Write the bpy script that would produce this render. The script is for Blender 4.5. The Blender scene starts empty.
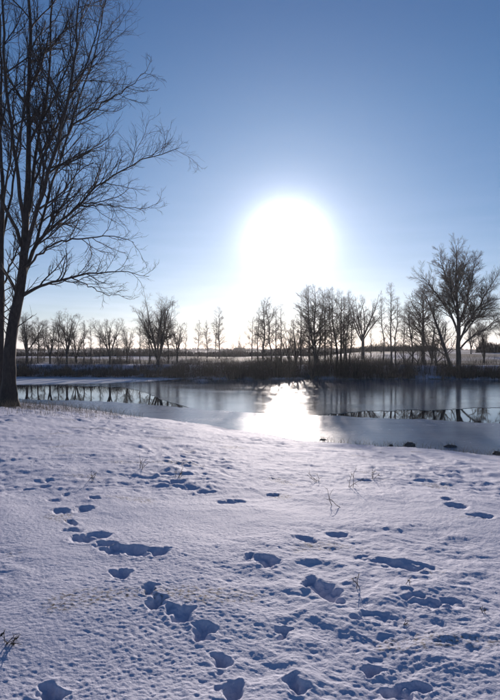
import bpy, math, random
import numpy as np

S = bpy.context.scene
COL = S.collection
R = math.radians

# ------------------------------------------------------------------ camera, sky, sun, exposure
CAM_Z = 3.0            # metres above the water
F = 520.0              # focal length in pixels of the 500 x 700 photograph
cam = bpy.data.cameras.new('camera')
cam.sensor_fit = 'HORIZONTAL'; cam.sensor_width = 36.0; cam.lens = 36.0 * F / 500.0
cam.clip_start = 0.05; cam.clip_end = 9000
camo = bpy.data.objects.new('camera', cam); COL.objects.link(camo)
camo.location = (0, 0, CAM_Z); camo.rotation_euler = (R(90), 0, 0)
S.camera = camo

SUN_EL, SUN_AZ = R(11.8), R(4.1)          # azimuth clockwise from +Y
SUN_DIR = (math.sin(SUN_AZ) * math.cos(SUN_EL), math.cos(SUN_AZ) * math.cos(SUN_EL), math.sin(SUN_EL))

W = bpy.data.worlds.new('World'); S.world = W; W.use_nodes = True
nt = W.node_tree; nt.nodes.clear()
def N(t, **kw):
    n = nt.nodes.new(t)
    for k, v in kw.items(): setattr(n, k, v)
    return n
def mth(op, a, b=None, clamp=False):
    n = N('ShaderNodeMath', operation=op, use_clamp=clamp)
    for i, v in enumerate((a, b)):
        if v is None: continue
        if isinstance(v, (int, float)): n.inputs[i].default_value = v
        else: nt.links.new(v, n.inputs[i])
    return n.outputs[0]
out = N('ShaderNodeOutputWorld')
sky = N('ShaderNodeTexSky', sky_type='NISHITA', sun_disc=False, sun_elevation=SUN_EL, sun_rotation=SUN_AZ,
        altitude=50, air_density=1.0, dust_density=0.15, ozone_density=3.0)
bg1 = N('ShaderNodeBackground'); bg1.inputs[1].default_value = 0.085
# thin bright stratus low over the horizon and the forward-scattering aureole round the sun
tc = N('ShaderNodeTexCoord')
dot = N('ShaderNodeVectorMath', operation='DOT_PRODUCT'); nt.links.new(tc.outputs['Generated'], dot.inputs[0]); dot.inputs[1].default_value = SUN_DIR
theta = mth('MULTIPLY', mth('ARCCOSINE', mth('MINIMUM', dot.outputs['Value'], 1.0)), 180 / math.pi)
core = mth('MULTIPLY', mth('EXPONENT', mth('MULTIPLY', theta, -1 / 1.25)), 14.5)
halo = mth('MULTIPLY', mth('EXPONENT', mth('MULTIPLY', theta, -1 / 9.5)), 0.31)
au = mth('ADD', core, halo)
bg2 = N('ShaderNodeBackground'); bg2.inputs[0].default_value = (1.0, 0.95, 0.95, 1); nt.links.new(au, bg2.inputs[1])
sep = N('ShaderNodeSeparateXYZ'); nt.links.new(tc.outputs['Generated'], sep.inputs[0])
mp = N('ShaderNodeMapping'); mp.inputs['Scale'].default_value = (3, 3, 34); nt.links.new(tc.outputs['Generated'], mp.inputs[0])
nz = N('ShaderNodeTexNoise'); nz.inputs['Scale'].default_value = 1.6; nz.inputs['Detail'].default_value = 5; nt.links.new(mp.outputs[0], nz.inputs['Vector'])
cl = N('ShaderNodeMapRange'); cl.inputs[1].default_value = 0.42; cl.inputs[2].default_value = 0.72; nt.links.new(nz.outputs[0], cl.inputs[0])
el = mth('MAXIMUM', sep.outputs['Z'], 0.0)
low = mth('EXPONENT', mth('MULTIPLY', el, -10.0))
haze_s = mth('MULTIPLY', low, mth('ADD', mth('MULTIPLY', cl.outputs[0], 0.22), 0.36))
bg3 = N('ShaderNodeBackground'); bg3.inputs[0].default_value = (0.86, 0.74, 1.0, 1); nt.links.new(haze_s, bg3.inputs[1])
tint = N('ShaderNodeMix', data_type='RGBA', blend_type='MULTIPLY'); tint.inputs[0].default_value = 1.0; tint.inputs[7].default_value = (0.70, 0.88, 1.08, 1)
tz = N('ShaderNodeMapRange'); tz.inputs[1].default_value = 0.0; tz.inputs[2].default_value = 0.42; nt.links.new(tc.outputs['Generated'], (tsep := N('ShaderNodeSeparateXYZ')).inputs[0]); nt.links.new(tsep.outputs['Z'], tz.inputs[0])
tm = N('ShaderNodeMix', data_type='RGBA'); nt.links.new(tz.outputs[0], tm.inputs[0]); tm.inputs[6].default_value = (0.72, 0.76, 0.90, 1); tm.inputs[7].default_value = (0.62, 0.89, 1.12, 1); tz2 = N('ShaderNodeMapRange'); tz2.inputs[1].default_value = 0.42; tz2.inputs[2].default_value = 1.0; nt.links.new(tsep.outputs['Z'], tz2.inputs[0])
tm2 = N('ShaderNodeMix', data_type='RGBA'); nt.links.new(tz2.outputs[0], tm2.inputs[0]); nt.links.new(tm.outputs[2], tm2.inputs[6]); tm2.inputs[7].default_value = (0.42, 0.66, 1.12, 1); nt.links.new(tm2.outputs[2], tint.inputs[7])  # unseen zenith tinted deeper blue, added to turn snow shadows bluer and darker
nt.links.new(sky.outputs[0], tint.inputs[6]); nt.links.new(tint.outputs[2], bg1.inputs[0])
a1 = N('ShaderNodeAddShader'); a2 = N('ShaderNodeAddShader')
nt.links.new(bg1.outputs[0], a1.inputs[0]); nt.links.new(bg2.outputs[0], a1.inputs[1])
nt.links.new(a1.outputs[0], a2.inputs[0]); nt.links.new(bg3.outputs[0], a2.inputs[1])
nt.links.new(a2.outputs[0], out.inputs[0])

sl = bpy.data.lights.new('sun', 'SUN'); sl.energy = 5.0; sl.angle = R(0.55); sl.color = (1.0, 0.88, 0.80)
slo = bpy.data.objects.new('sun', sl); COL.objects.link(slo)
slo.rotation_euler = (R(90) - SUN_EL, 0, R(180) - SUN_AZ); slo.location = (3, 40, 20)

vs = S.view_settings
vs.view_transform = 'Standard'; vs.look = 'None'; vs.exposure = 0.0; vs.gamma = 1.0
vs.use_curve_mapping = False
S.cycles.max_bounces = 8
S.cycles.sample_clamp_indirect = 6.0

# ------------------------------------------------------------------ helpers
def tag(o, label=None, cat=None, group=None, kind=None):
    if label: o['label'] = label
    if cat: o['category'] = cat
    if group: o['group'] = group
    if kind: o['kind'] = kind
    return o

def link(name, me, mat=None, parent=None):
    o = bpy.data.objects.new(name, me); COL.objects.link(o)
    if mat and me is not None and not me.materials: me.materials.append(mat)
    if parent: o.parent = parent
    return o

def empty(name, loc=(0, 0, 0), rz=0.0, sc=1.0):
    o = bpy.data.objects.new(name, None); COL.objects.link(o)
    o.empty_display_size = 0.3
    o.location = loc; o.rotation_euler = (0, 0, rz); o.scale = (sc, sc, sc)
    return o

def mesh(name, V, Q, smooth=True):
    """V (n,3); Q list of int arrays (m,k)"""
    me = bpy.data.meshes.new(name)
    V = np.asarray(V, np.float32); me.vertices.add(len(V)); me.vertices.foreach_set('co', V.ravel())
    if not isinstance(Q, list): Q = [Q]
    Q = [np.asarray(q, np.int32) for q in Q if len(q)]
    nl = sum(q.size for q in Q); npoly = sum(len(q) for q in Q)
    me.loops.add(nl); me.polygons.add(npoly)
    me.loops.foreach_set('vertex_index', np.concatenate([q.ravel() for q in Q]))
    tot = np.concatenate([np.full(len(q), q.shape[1], np.int32) for q in Q])
    st = np.concatenate([[0], np.cumsum(tot)[:-1]]).astype(np.int32)
    me.polygons.foreach_set('loop_start', st); me.polygons.foreach_set('loop_total', tot)
    me.polygons.foreach_set('use_smooth', np.full(npoly, smooth))
    me.update(calc_edges=True); me.validate()
    return me

def px(u, v, y):
    """point at depth y seen at pixel (u, v) of the photograph; used once to survey real positions"""
    return np.array([(u - 250) / F * y, y, CAM_Z - (v - 350) / F * y])

def hsh(ix, iy, seed):
    h = (ix.astype(np.int64) * 374761393 + iy.astype(np.int64) * 668265263 + seed * 982451653) & 0xFFFFFFFF
    h = ((h ^ (h >> 13)) * 1274126177) & 0xFFFFFFFF
    h = h ^ (h >> 16)
    return (h & 0xFFFF) / 65535.0

def noise(x, y, seed=0):
    ix = np.floor(x); iy = np.floor(y); fx = x - ix; fy = y - iy
    ix = ix.astype(np.int64); iy = iy.astype(np.int64)
    ux = fx * fx * fx * (fx * (fx * 6 - 15) + 10); uy = fy * fy * fy * (fy * (fy * 6 - 15) + 10)
    def g(dx, dy):
        a = hsh(ix + dx, iy + dy, seed) * 2 * np.pi
        return np.cos(a) * (fx - dx) + np.sin(a) * (fy - dy)
    return ((g(0, 0) * (1 - ux) + g(1, 0) * ux) * (1 - uy) + (g(0, 1) * (1 - ux) + g(1, 1) * ux) * uy) * 1.41

def sstep(a, b, x):
    t = np.clip((x - a) / (b - a), 0, 1); return t * t * (3 - 2 * t)

# ------------------------------------------------------------------ materials
def mat(name):
    m = bpy.data.materials.new(name); m.use_nodes = True
    t = m.node_tree; b = t.nodes['Principled BSDF']
    return m, t, b
def nd(t, ty, **kw):
    n = t.nodes.new(ty)
    for k, v in kw.items():
        if k in n.inputs: n.inputs[k].default_value = v
        else: setattr(n, k, v)
    return n
def ramp(t, fac, stops):
    r = t.nodes.new('ShaderNodeValToRGB'); t.links.new(fac, r.inputs[0])
    e = r.color_ramp.elements
    while len(e) < len(stops): e.new(0.5)
    for i, (p, c) in enumerate(stops): e[i].position = p; e[i].color = (*c, 1)
    return r.outputs[0]
def noise_tex(t, vec, scale, detail=4, rough=0.55):
    n = nd(t, 'ShaderNodeTexNoise', Scale=scale, Detail=detail, Roughness=rough); t.links.new(vec, n.inputs['Vector']); return n.outputs[0]

def bark(name, c0, c1, sc):
    m, t, b = mat(name)
    g = nd(t, 'ShaderNodeNewGeometry')
    mpn = nd(t, 'ShaderNodeMapping'); mpn.inputs['Scale'].default_value = (1, 1, 0.25); t.links.new(g.outputs['Position'], mpn.inputs[0])
    n = noise_tex(t, mpn.outputs[0], sc, 5, 0.65)
    t.links.new(ramp(t, n, [(0.35, c0), (0.68, c1)]), b.inputs['Base Color'])
    b.inputs['Roughness'].default_value = 0.85
    bp = nd(t, 'ShaderNodeBump', Strength=0.6, Distance=0.02); t.links.new(n, bp.inputs['Height']); t.links.new(bp.outputs[0], b.inputs['Normal'])
    return m
M_BARK = bark('bark_dark', (0.022, 0.018, 0.016), (0.060, 0.048, 0.040), 22)
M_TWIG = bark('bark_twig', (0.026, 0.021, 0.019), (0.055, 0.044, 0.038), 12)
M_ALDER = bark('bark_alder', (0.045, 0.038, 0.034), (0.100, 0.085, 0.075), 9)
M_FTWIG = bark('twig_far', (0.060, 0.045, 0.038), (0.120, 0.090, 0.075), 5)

def plain(name, c0, c1, sc, rough=0.8, sub=0.0):
    m, t, b = mat(name)
    g = nd(t, 'ShaderNodeNewGeometry')
    n = noise_tex(t, g.outputs['Position'], sc, 4)
    t.links.new(ramp(t, n, [(0.3, c0), (0.7, c1)]), b.inputs['Base Color']); b.inputs['Roughness'].default_value = rough
    return m
M_REED = plain('dry_reed', (0.030, 0.025, 0.020), (0.080, 0.062, 0.045), 3)
M_HEDGE = plain('hedge', (0.040, 0.034, 0.028), (0.075, 0.060, 0.050), 1.5)
M_GRASS = plain('dry_grass', (0.120, 0.095, 0.055), (0.260, 0.200, 0.120), 9)
M_WEED = plain('dead_weed', (0.050, 0.038, 0.030), (0.120, 0.085, 0.060), 40)
M_STONE = plain('wet_stone', (0.050, 0.048, 0.050), (0.130, 0.120, 0.115), 14)

# snow over short grass; attribute 'cover' is how much vegetation lies bare
M_SNOW, t, b = mat('snow')
g = nd(t, 'ShaderNodeNewGeometry')
at = nd(t, 'ShaderNodeAttribute', attribute_name='cover')
n1 = noise_tex(t, g.outputs['Position'], 38, 5, 0.6)
n2 = noise_tex(t, g.outputs['Position'], 260, 3, 0.6)
n3 = noise_tex(t, g.outputs['Position'], 1.1, 4, 0.6)
snowc = ramp(t, n3, [(0.3, (0.595, 0.595, 0.695)), (0.7, (0.685, 0.68, 0.76))])
vegc = ramp(t, n1, [(0.3, (0.060, 0.048, 0.034)), (0.7, (0.16, 0.125, 0.085))])
add = nd(t, 'ShaderNodeMath', operation='ADD'); t.links.new(n1, add.inputs[0]); t.links.new(at.outputs['Fac'], add.inputs[1])
mk = nd(t, 'ShaderNodeMapRange'); mk.inputs[1].default_value = 0.88; mk.inputs[2].default_value = 1.10; t.links.new(add.outputs[0], mk.inputs[0])
mx = nd(t, 'ShaderNodeMix', data_type='RGBA'); t.links.new(mk.outputs[0], mx.inputs[0]); t.links.new(snowc, mx.inputs[6]); t.links.new(vegc, mx.inputs[7])
t.links.new(mx.outputs[2], b.inputs['Base Color'])
b.inputs['Roughness'].default_value = 0.75; b.inputs['Specular IOR Level'].default_value = 0.12
bp1 = nd(t, 'ShaderNodeBump', Strength=0.8, Distance=0.014); t.links.new(n1, bp1.inputs['Height'])
bp2 = nd(t, 'ShaderNodeBump', Strength=0.5, Distance=0.003); t.links.new(n2, bp2.inputs['Height']); t.links.new(bp1.outputs[0], bp2.inputs['Normal'])
t.links.new(bp2.outputs[0], b.inputs['Normal'])

M_WATER, t, b = mat('lake_water')
b.inputs['Base Color'].default_value = (0.010, 0.014, 0.020, 1); b.inputs['Roughness'].default_value = 0.025; b.inputs['IOR'].default_value = 1.33
g = nd(t, 'ShaderNodeNewGeometry')
mpn = nd(t, 'ShaderNodeMapping'); mpn.inputs['Scale'].default_value = (1.0, 0.55, 1); t.links.new(g.outputs['Position'], mpn.inputs[0])
n = noise_tex(t, mpn.outputs[0], 1.4, 3)
bp = nd(t, 'ShaderNodeBump', Strength=0.05, Distance=0.02); t.links.new(n, bp.inputs['Height']); t.links.new(bp.outputs[0], b.inputs['Normal'])

def ice(name, dust_lo, dust_hi, rough, basec, dustc=(0.72, 0.74, 0.78)):
    m, t, b = mat(name)
    g = nd(t, 'ShaderNodeNewGeometry')
    mpn = nd(t, 'ShaderNodeMapping'); mpn.inputs['Scale'].default_value = (0.16, 0.42, 1); t.links.new(g.outputs['Position'], mpn.inputs[0])
    n = noise_tex(t, mpn.outputs[0], 1.0, 6, 0.62)
    nf = noise_tex(t, g.outputs['Position'], 6.0, 5, 0.6)
    ad = nd(t, 'ShaderNodeMath', operation='MULTIPLY_ADD'); t.links.new(nf, ad.inputs[0]); ad.inputs[1].default_value = 0.25; t.links.new(n, ad.inputs[2])
    mr = nd(t, 'ShaderNodeMapRange'); mr.inputs[1].default_value = 0.50; mr.inputs[2].default_value = 0.80; mr.inputs[3].default_value = dust_lo; mr.inputs[4].default_value = dust_hi
    t.links.new(ad.outputs[0], mr.inputs[0])
    mx = nd(t, 'ShaderNodeMix', data_type='RGBA'); t.links.new(mr.outputs[0], mx.inputs[0])
    mx.inputs[6].default_value = (*basec, 1); mx.inputs[7].default_value = (*dustc, 1)
    t.links.new(mx.outputs[2], b.inputs['Base Color'])
    r2 = nd(t, 'ShaderNodeMapRange'); r2.inputs[3].default_value = rough; r2.inputs[4].default_value = rough + 0.30; t.links.new(mr.outputs[0], r2.inputs[0])
    t.links.new(r2.outputs[0], b.inputs['Roughness'])
    b.inputs['IOR'].default_value = 1.42
    bp = nd(t, 'ShaderNodeBump', Strength=0.12, Distance=0.02); t.links.new(nf, bp.inputs['Height']); t.links.new(bp.outputs[0], b.inputs['Normal'])
    return m
M_ICE_FAR = ice('ice_clear', 0.02, 0.22, 0.105, (0.06, 0.075, 0.10))
M_ICE_NEAR = ice('ice_dusted', 0.04, 0.22, 0.22, (0.13, 0.15, 0.21))
M_ICE_SNOW = ice('ice_snowy', 0.55, 0.95, 0.35, (0.10, 0.12, 0.16))

# ------------------------------------------------------------------ ground
NX = np.array([-200., -60, -30, -12.8, -6, -1.6, 1.66, 4.6, 7.1, 14, 40, 200])
NY = np.array([40., 36, 33, 28.4, 24.0, 20.8, 17.3, 16.1, 14.9, 13.5, 12, 12])
FX = np.array([-300., -60, -28, -17, -9, -5, -1, 6, 14, 25, 60, 300])
FY = np.array([70., 62, 57.8, 57.0, 55.0, 52.0, 52.0, 53.5, 53.0, 52.0, 54, 70])
def near_shore(x): return np.interp(x, NX, NY) + 0.25 * noise(x * 0.7, x * 0 + 3.3, 5) + 0.08 * noise(x * 3.1, x * 0 + 1.3, 6)
def far_shore(x): return np.interp(x, FX, FY) + 0.7 * noise(x * 0.25, x * 0 + 7.7, 8) + 0.25 * noise(x * 1.3, x * 0 + 2.7, 9)

def base_h(x, y):
    ys = near_shore(x)
    p = np.interp(x, [-12, -8, -4.5, -1, 3, 8], [4.2, 3.9, 2.7, 2.1, 1.7, 1.45])
    tt = np.clip(y / ys, 0, 3)
    h = 1.4 * (1 - tt ** p)
    h = np.where(tt > 1, -np.minimum((y - ys) * 0.35, 1.2), h)
    fs = far_shore(x)
    d = y - fs
    hf = np.where(d < 0, np.maximum(d * 0.4, -1.2), 0.15 + 1.15 * sstep(0, 4.5, d))
    hf = np.where(d < 0, hf, np.minimum(hf, 0.6 * d + 0.0))
    hf = hf + np.where(d > 0, 0.25 * sstep(5, 60, d) + 1.05 * sstep(13, 30, x) * sstep(12, 55, d) * (1 - sstep(300, 700, d)), 0)
    hf = hf + np.where(d > 2, 0.22 * noise(x * 0.06, y * 0.05, 21) * sstep(2, 20, d), 0)
    # low spit reaching into the lake
    sp = np.exp(-((x + 4.6) / 2.6) ** 2 - ((y - 49.6) / 0.75) ** 2)
    mid = 0.5 * (ys + fs)
    hh = np.where(y < mid, h, hf)
    return np.maximum(hh, -1.2 + 1.45 * sp)

# footprints and scrapes: surveyed pixel, length and width in metres, depth, heading
PR_PX = [(182, 619, .2, .15, .07), (220, 662, .22, .16, .08), (170, 614, .14, .1, .05), (104, 546, .2, .2, .06), (74, 530, .2, .2, .06), (92, 497, .18, .16, .05), (55, 498, .2, .18, .05), (205, 634, .30, .17, .10), (232, 692, .24, .16, .11), (157, 607, .24, .13, .085), (149, 595, .20, .11, .06), (119, 579, .2, .17, .08),
         (116, 553, .26, .25, .08), (136, 556, .28, .26, .09), (159, 557, .24, .2, .07), (84, 541, .28, .28, .08), (97, 536, .3, .3, .07),
         (83, 507, .26, .24, .07), (61, 510, .26, .24, .06), (72, 521, .26, .12, .06), (66, 493, .2, .12, .05), (44, 485, .26, .16, .06), (28, 488, .24, .16, .06),
         (48, 479, .2, .14, .05), (34, 462, .2, .14, .05), (22, 455, .2, .14, .04),
         (267, 566, .34, .20, .11), (252, 561, .24, .16, .06), (327, 593, .36, .24, .13), (312, 585, .26, .16, .08),
         (299, 685, .2, .16, .09), (284, 634, .18, .14, .06), (292, 632, .1, .1, .05), (371, 667, .16, .16, .08), (398, 690, .16, .22, .09), (416, 686, .12, .14, .05),
         (52, 694, .26, .15, .12), (176, 482, .3, .34, .07), (168, 475, .2, .34, .05), (190, 487, .25, .3, .05), (206, 491, .2, .3, .05), (228, 501, .25, .3, .06), (240, 500, .2, .2, .05),
         (457, 508, .3, .34, .08), (447, 501, .2, .2, .05), (440, 474, .3, .38, .08), (274, 493, .2, .22, .06), (482, 518, .25, .3, .07), (497, 463, .3, .35, .08),
         (365, 481, .22, .3, .05), (337, 536, .2, .26, .05), (306, 541, .2, .2, .05),
         (380, 563, 0.15, 0.24, 0.036), (396, 567, 0.17, 0.26, 0.048), (412, 569, 0.17, 0.24, 0.048), (428, 570, 0.14, 0.21, 0.036), (364, 559, 0.12, 0.21, 0.030),
         (415, 600, 0.14, 0.21, 0.036), (432, 608, 0.15, 0.24, 0.042), (450, 608, 0.14, 0.21, 0.036), (408, 594, 0.12, 0.16, 0.030), (367, 619, 0.12, 0.19, 0.036), (383, 621, 0.11, 0.16, 0.030)]
def survey(u, v):
    """first hit of the pixel's ray with the smooth ground"""
    s = np.linspace(1.2, 60, 6000)
    P = np.stack([(u - 250) / F * s, s, CAM_Z - (v - 350) / F * s], 1)
    k = np.argmax(P[:, 2] <= np.maximum(base_h(P[:, 0], P[:, 1]), 0.02))
    return P[k]
prng = np.random.default_rng(11)
PRINTS = [(*survey(u, v)[:2], l * (.86 if v < 620 else .72), w * (.8 if v < 620 else .68), d * (.52 if v < 620 else .46), prng.normal(0, 0.22) + 0.25) for (u, v, l, w, d) in PR_PX]

def ground_h(x, y, fine=True):
    h = base_h(x, y)
    wet = sstep(-0.02, 0.25, h)
    near = (y < near_shore(x) + 2)
    if not fine:
        return h + 0.05 * noise(x * 0.5, y * 0.5, 31) * wet
    wx = x + 0.10 * noise(x * 2.1, y * 2.1, 41); wy = y + 0.10 * noise(x * 2.1, y * 2.1, 42)
    big = 0.045 * noise(x * 0.38, y * 0.38, 31) + 0.028 * noise(wx * 1.0, wy * 1.0, 32)
    # rough patches where grass lifts the snow
    patch = sstep(-0.12, 0.38, noise(x * 0.42, y * 0.42, 33) + 0.35 * np.exp(-((x - 0.6) / 1.3) ** 2 - ((y - 2.9) / 0.9) ** 2) + 0.8 * np.exp(-((x + 7) / 2.8) ** 2 - ((y - 17) / 2.2) ** 2))
    tus = np.maximum(noise(wx * 2.6, wy * 3.2, 34), -0.15) * 0.045 + np.maximum(noise(wx * 5.5, wy * 6.5, 35), -0.2) * 0.026
    mid = noise(wx * 11, wy * 13, 36) * 0.0105 + noise(x * 21, y * 25, 37) * 0.0052
    smooth = 0.55 + 0.45 * sstep(-0.3, 0.3, noise(x * 0.8 + 5, y * 0.8, 44))
    fin = noise(wx * 24, wy * 44, 40) * 0.0026 + noise(x * 46, y * 74, 38) * 0.0021 + noise(x * 88, y * 120, 39) * 0.0010
    fr = 1 + 0.9 * sstep(4.5, 9, y) + 0.25 * sstep(8, 14, y)
    h = h + wet * (big + (0.10 + 0.10 * sstep(4, 8, y) + (0.46 - 0.16 * sstep(3.5, 5, y)) * patch) * fr * tus + 0.010 * sstep(4, 8, y) * np.maximum(noise(wx * 9.5, wy * 6.5, 46), -0.1) + 0.006 * sstep(4, 8, y) * noise(wx * 19, wy * 11, 47) + (0.10 + 0.50 * patch) * mid + 1.35 * smooth * fin)
    for (cx, cy, l, w, d, a) in PRINTS:
        m = (np.abs(x - cx) < 0.8) & (np.abs(y - cy) < 0.8)
        if not m.any(): continue
        xx = x[m] - cx + 0.05 * noise(x[m] * 6, y[m] * 6, 51) + 0.032 * noise(x[m] * 19, y[m] * 19, 53); yy = y[m] - cy + 0.05 * noise(x[m] * 6, y[m] * 6, 52) + 0.032 * noise(x[m] * 19, y[m] * 19, 54)
        ca, sa = math.cos(a), math.sin(a)
        u = (xx * ca + yy * sa) / (w * 0.5); v = (-xx * sa + yy * ca) / (l * 0.5)
        q = np.sqrt(u * u + v * v)
        h[m] += -d * (1 - sstep(0.45, 1.2, q)) * (1 + 0.5 * noise(x[m] * 14, y[m] * 14, 55)) + 0.12 * d * np.exp(-((q - 1.3) / 0.3) ** 2)
    return h

def cover(x, y):
    """vegetation left bare by the snow"""
    c = np.full(x.shape, 0.06)
    d = y - far_shore(x)
    c = np.where((d > -3) & (d < 6), np.maximum(c, (0.40 + 0.3 * noise(x * 0.5, y * 0.9, 64)) * (1 - sstep(1.5, 4.5, d)) + 0.1), c)
    c = np.where(d >= 6, 0.56 + 0.28 * noise(x * 0.05, y * 0.06, 61) + 0.16 * noise(x * 0.2, y * 0.35, 65), c)
    gap = np.exp(-((x - 18.6) / 1.6) ** 2) * (d > 0.3) * (d < 6)
    c = c * (1 - 0.9 * gap)
    tr = np.exp(-((x + 8.0) / 2.6) ** 2 - ((y - 18.3) / 2.0) ** 2)
    c = np.maximum(c, 0.62 * tr * (0.6 + 0.8 * noise(x * 1.7, y * 2.6, 62)))
    ns = near_shore(x) - y
    c = np.where((ns > -1) & (ns < 0.7), np.maximum(c, 0.28), c)
    pt = noise(x * 1.3, y * 1.9, 63)
    c = np.where((d < 0) & (ns > 0.7), np.maximum(c, 0.10 + 0.32 * sstep(0.25, 0.62, pt)), c)
    return c

def polar(angles, radii, fine):
    A, RR = np.meshgrid(angles, radii)
    x = (RR * np.sin(A)).ravel(); y = (RR * np.cos(A)).ravel()
    z = ground_h(x, y, fine)
    na, nr = len(angles), len(radii)
    i = (np.arange(nr - 1)[:, None] * na + np.arange(na - 1)[None, :]).ravel()
    Q = np.stack([i, i + 1, i + na + 1, i + na], 1)[:, ::-1]
    return np.stack([x, y, z], 1), Q, cover(x, y)
def geo(r0, r1, ratio):
    n = max(2, int(math.log(r1 / r0) / math.log(ratio))); return np.geomspace(r0, r1, n)
EDGE = R(40)
pieces = [polar(np.linspace(-EDGE, EDGE, 570), np.concatenate([geo(1.6, 5.0, 1.0030)[:-1], geo(5.0, 9.0, 1.0045)[:-1], geo(9.0, 30.0, 1.0075)]), True),
          polar(np.linspace(EDGE, 2 * math.pi - EDGE, 330), geo(1.6, 30.0, 1.018), True),
          polar(np.linspace(0, 2 * math.pi, 90), np.linspace(0.001, 1.6, 24), True),
          polar(np.linspace(-EDGE, EDGE, 260), np.concatenate([np.linspace(30.0, 46, 8)[:-1], np.linspace(46, 70, 110)[:-1], geo(70, 1500, 1.045)]), False),
          polar(np.linspace(EDGE, 2 * math.pi - EDGE, 180), geo(30.0, 1500, 1.07), False)]
V, Q, CV, off = [], [], [], 0
for v, q, c in pieces:
    V.append(v); Q.append(q + off); CV.append(c); off += len(v)
gm = mesh('ground', np.concatenate(V), [np.concatenate(Q)])
at = gm.attributes.new('cover', 'FLOAT', 'POINT'); at.data.foreach_set('value', np.concatenate(CV).astype(np.float32))
tag(link('ground', gm, M_SNOW), 'snowy bank and fields round the lake', 'snow', kind='structure')

# ------------------------------------------------------------------ lake and ice
def sheet(name, poly_lo, poly_hi, xs, z, material, label, thick=0.0):
    """strip between two curves y_lo(x) and y_hi(x)"""
    lo, hi = poly_lo(xs), poly_hi(xs)
    hi = np.maximum(hi, lo + 0.02)
    n = len(xs); k = 8
    T = np.linspace(0, 1, k)
    Y = lo[None, :] * (1 - T[:, None]) + hi[None, :] * T[:, None]
    X = np.repeat(xs[None, :], k, 0)
    V = np.stack([X.ravel(), Y.ravel(), np.full(X.size, z)], 1)
    i = (np.arange(k - 1)[:, None] * n + np.arange(n - 1)[None, :]).ravel()
    Q = np.stack([i, i + 1, i + n + 1, i + n], 1)
    Qs = [Q]
    if thick:
        m0 = len(V)
        e = np.concatenate([np.stack([xs, lo, np.full(n, z - thick)], 1), np.stack([xs, hi, np.full(n, z - thick)], 1)])
        V = np.concatenate([V, e]); j = np.arange(n - 1)
        Qs.append(np.stack([j, m0 + j, m0 + j + 1, j + 1], 1)[:, ::-1]); u = (k - 1) * n + j
        Qs.append(np.stack([u, u + 1, m0 + n + j + 1, m0 + n + j], 1)[:, ::-1])
    return tag(link(name, mesh(name, V, Qs, smooth=False), material), label, name.replace('_', ' '), kind='structure')
XW = np.linspace(-200, 200, 60)
sheet('water', lambda x: x * 0 + 5, lambda x: x * 0 + 75, XW, 0.0, M_WATER, 'dark open lake water')
xs = np.concatenate([np.linspace(-200, -42, 60)[:-1], np.linspace(-42, 42, 1400), np.linspace(42, 200, 60)[1:]])
def jag(x, a, s): return a * noise(x * 0.21, x * 0 + s, 71) + 0.7 * a * noise(x * 0.8, x * 0 + s, 72) + 0.45 * a * noise(x * 2.6, x * 0 + s, 73) + 0.2 * a * noise(x * 9.0, x * 0 + s, 74)
EN_X = [-200, -40, -19, -14.5, -9.0, -5.2, -1.5, 2.4, 5.5, 8.5, 10.9, 40, 200]
EN_Y = [34, 34, 33.2, 32.0, 30.2, 28.2, 25.6, 23.9, 22.9, 21.9, 20.6, 17, 16]
def near_edge(x): return np.interp(x, EN_X, EN_Y) + jag(x, 0.45, 1.5)
FE_X = [-200, -60, -28, -22, -16, -10.5, -7.5, -5, -2, 2.4, 5.5, 8.5, 12, 40, 200]
FE_Y = [47, 46, 45.0, 44.6, 44.0, 42.0, 37.0, 30.5, 24.6, 23.6, 25.3, 26.4, 26.8, 24, 22]
def far_edge(x): return np.interp(x, FE_X, FE_Y) + jag(x, 0.55, 4.5)
SN_X = [-200, -30, -20, -14, -9, -6.0, 200]
SN_Y = [45, 45.0, 45.0, 46.0, 50, 56.0, 62]
def snow_edge(x): return np.maximum(np.interp(x, SN_X, SN_Y) + jag(x, 0.5, 9.5), far_edge(x) + 0.05)
sheet('near_ice', lambda x: near_shore(x) - 1.2, near_edge, xs, 0.022, M_ICE_NEAR, 'pale snow dusted ice along the near bank', 0.03)
sheet('lake_ice', far_edge, lambda x: np.maximum(far_shore(x) + 0.6, far_edge(x) + 0.1), xs, 0.014, M_ICE_FAR, 'grey glassy ice over the middle of the lake', 0.02)
xl = xs[xs < -6.2]
sheet('snowy_ice', snow_edge, lambda x: np.maximum(far_shore(x) + 0.6, snow_edge(x) + 0.1), xl, 0.030, M_ICE_SNOW, 'snow covered ice below the far bank', 0.012)

# ------------------------------------------------------------------ branch tools
def nrm(v): return v / np.maximum(np.linalg.norm(v, axis=-1, keepdims=True), 1e-9)

def grow(rng, start, d, L, r0, r1, nseg, wander, up):
    B = len(start); P = np.zeros((B, nseg + 1, 3)); P[:, 0] = start; d = nrm(d)
    step = (L / nseg)[:, None]
    for i in range(nseg):
        P[:, i + 1] = P[:, i] + d * step
        d = nrm(d + rng.normal(0, wander, (B, 3)) + np.array([0, 0, up]))
    tt = np.linspace(0, 1, nseg + 1)[None, :]
    return P, r0[:, None] * (1 - tt) + r1[:, None] * tt

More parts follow.
